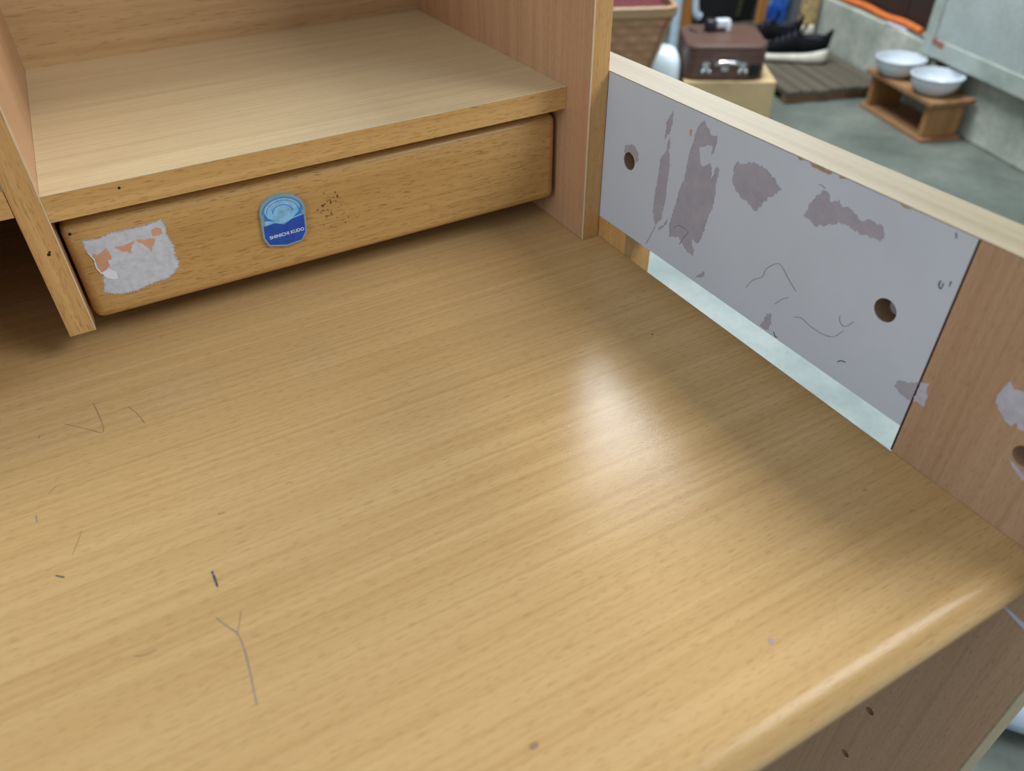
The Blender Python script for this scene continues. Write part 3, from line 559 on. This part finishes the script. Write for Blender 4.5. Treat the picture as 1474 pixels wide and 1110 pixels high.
wb = obj('white_body', box(-0.010, 0.040, -0.018, 0.020, 0.014, 0.040, 0.005, 3), 'enamel', ad)
obj('white_leg', box(0.024, 0.042, -0.020, 0.012, 0.0, 0.030, 0.005, 3), 'enamel', ad)
obj('cord', tube(spline([(-0.046, 0.0, 0.012), (-0.066, -0.016, 0.003), (-0.085, -0.004, 0.003), (-0.097, 0.022, 0.003), (-0.085, 0.05, 0.003)], 6), 0.0022, 6), 'dark_plastic', ad, smooth=True)
# white tub
M['tub'] = plain('pale_plastic', srgb(214, 230, 240), 0.35, var=0.01)
tb = thing('plastic_tub', 'rounded white plastic tub standing between basket and suitcase', 'tub', (1.441, 1.628, FZ), CR)
tb.scale = (1.05, 1.05, 1.10)
obj('body', loft([rrect(0.052, 0.055, 0.03, 0), rrect(0.058, 0.062, 0.036, 0.02), rrect(0.062, 0.066, 0.04, 0.13), rrect(0.062, 0.066, 0.04, 0.140)]), 'tub', tb, smooth=True)
obj('lid', loft([rrect(0.063, 0.067, 0.041, 0.1405), rrect(0.064, 0.068, 0.042, 0.18), rrect(0.063, 0.067, 0.041, 0.21), rrect(0.060, 0.064, 0.040, 0.232), rrect(0.053, 0.057, 0.038, 0.250), rrect(0.042, 0.046, 0.034, 0.262), rrect(0.028, 0.032, 0.026, 0.268)]), 'tub', tb, smooth=True)
# basket
M['weave'] = wood('wicker', srgb(178, 138, 104), srgb(148, 110, 80), srgb(104, 72, 50), 'x', 0.6, k=0.6)
M['rim_wood'] = wood('basket_rim', srgb(164, 134, 100), srgb(142, 112, 80), srgb(104, 78, 54), 'x', 0.5, k=0.5)
M['red'] = mottled('red_checked_cloth', srgb(44, 8, 14), srgb(92, 18, 26), srgb(30, 6, 12), 60, 0.8, 0.2)
BKH = 1.105
bk = thing('wicker_basket', 'woven wicker basket with light rim beside the hutch panel', 'basket', (1.236, 1.640, FZ), math.radians(-28))
def bsize(z):
    if z < 0.2: return 0.085 + 0.012 * (z / 0.2)
    t = (z - 0.2) / 0.23; return 0.097 + 0.073 * t
def perim(hx_, hy_, r_, z, n):
    p = rrect(hx_, hy_, r_, z, 8); L = [0]
    for a_, b_ in zip(p, p[1:] + p[:1]): L.append(L[-1] + math.dist(a_, b_))
    out = []; k = 0
    for i in range(n):
        d_ = L[-1] * i / n
        while L[k + 1] < d_: k += 1
        a_, b_ = p[k], p[(k + 1) % len(p)]; t = (d_ - L[k]) / max(1e-9, L[k + 1] - L[k]); out.append((a_[0] + (b_[0] - a_[0]) * t, a_[1] + (b_[1] - a_[1]) * t, z))
    return out
wv = bmesh.new(); rows = 17; cells = 28; nn = cells * 4; R = []
for j in range(rows * 4 + 1):
    z = 0.425 * j / (rows * 4); s = bsize(z); ring = []; row = min(j // 4, rows - 1); fz_ = math.sin(math.pi * ((j % 4)) / 4)
    for i, p in enumerate(perim(s, s * 0.9, s * 0.22, z, nn)):
        ph = 1 if (i // 4 + row) % 2 == 0 else 0.1
        amp = 0.010 * ph * fz_ * math.sin(math.pi * ((i % 4) + 0.5) / 4)
        d_ = Vector((p[0], p[1], 0)).normalized(); ring.append((p[0] + d_.x * amp, p[1] + d_.y * amp, z))
    R.append(ring)
loft(R, wv, cap=False); wv.verts.ensure_lookup_table(); wv.faces.new([wv.verts[k] for k in range(nn)][::-1])
bk.scale = (1, 1, BKH)
ob = obj('weave', wv, 'weave', bk, smooth=True)
s = bsize(0.43)
rim = loft([rrect(s + 0.004, s * 0.9 + 0.004, s * 0.24, 0.408), rrect(s + 0.007, s * 0.9 + 0.007, s * 0.24, 0.410), rrect(s + 0.008, s * 0.9 + 0.008, s * 0.24, 0.434), rrect(s + 0.004, s * 0.9 + 0.004, s * 0.24, 0.437), rrect(s - 0.008, s * 0.9 - 0.008, s * 0.2, 0.437), rrect(s - 0.008, s * 0.9 - 0.008, s * 0.2, 0.405)], cap=False)
obj('rim', rim, 'rim_wood', bk)
for qx, qy in ((1, -1), (1, 1), (-1, 1), (-1, -1)):
    obj('corner_post', tube([(qx * bsize(z) * 0.965, qy * bsize(z) * 0.9 * 0.965, z) for z in (0.0, 0.1, 0.2, 0.3, 0.412)], 0.009, 8), 'rim_wood', bk, smooth=True)
cl = bmesh.new(); CR_ = []
rnd = random.Random(5)
for k in range(7):
    t = k / 6; sz = (s - 0.014) * (1 - t * 0.999 * 0.96)
    CR_.append([(p[0], p[1], 0.412 + 0.045 * math.sin(t * math.pi / 2) + rnd.uniform(-0.005, 0.005)) for p in rrect(sz, sz * 0.9, sz * 0.3, 0, 7)])
cloth = obj('red_cloth', loft(CR_, cl), 'red', None, smooth=True); cloth.location = (1.236, 1.640, FZ); cloth.rotation_euler.z = math.radians(-28); cloth.scale = (1, 1, BKH)
tag(cloth, 'dark red cloth bundled in the wicker basket', 'cloth')

# plastic sheet on the floor beside the desk, and a plastic bag near the desk foot
M['sheet'] = mottled('pale_plastic_sheet', srgb(130, 142, 140), srgb(142, 155, 153), srgb(155, 164, 160), 7, 0.35, 0.2)
g = bmesh.new(); nx, ny = 26, 40; rnd = random.Random(8); V = []
def wob(x, y): return 0.006 + 0.004 * math.sin(x * 21 + 1.3 * math.sin(y * 9)) + 0.003 * math.sin(y * 17 + x * 5)
for j in range(ny + 1):
    V.append([g.verts.new((0.12 + 1.05 * i / nx + 0.012 * math.sin(j * 1.1) * (i in (0, nx)), -0.20 + 1.25 * j / ny + 0.012 * math.sin(i * 1.3) * (j in (0, ny)), FZ + wob(i / nx, j / ny))) for i in range(nx + 1)])
for j in range(ny):
    for i in range(nx): g.faces.new((V[j][i], V[j][i + 1], V[j + 1][i + 1], V[j + 1][i]))
ps = obj('plastic_sheet', g, 'sheet', smooth=True); md = ps.modifiers.new('s', 'SOLIDIFY'); md.thickness = 0.0012
tag(ps, 'crumpled pale plastic sheet on the floor seen under the side rail', 'plastic sheet')
M['bagp'] = plain('bluish_clear_plastic', srgb(190, 206, 224), 0.25, var=0.05, scale=14)
pb = obj('plastic_bag', sack(0.12, 0.09, 0.10, seed=12, bulge=0.25), 'bagp', smooth=True); pb.location = (0.545, -0.36, FZ); pb.rotation_euler.z = 0.6
tag(pb, 'bluish clear plastic bag on the concrete beside the desk foot', 'plastic bag')
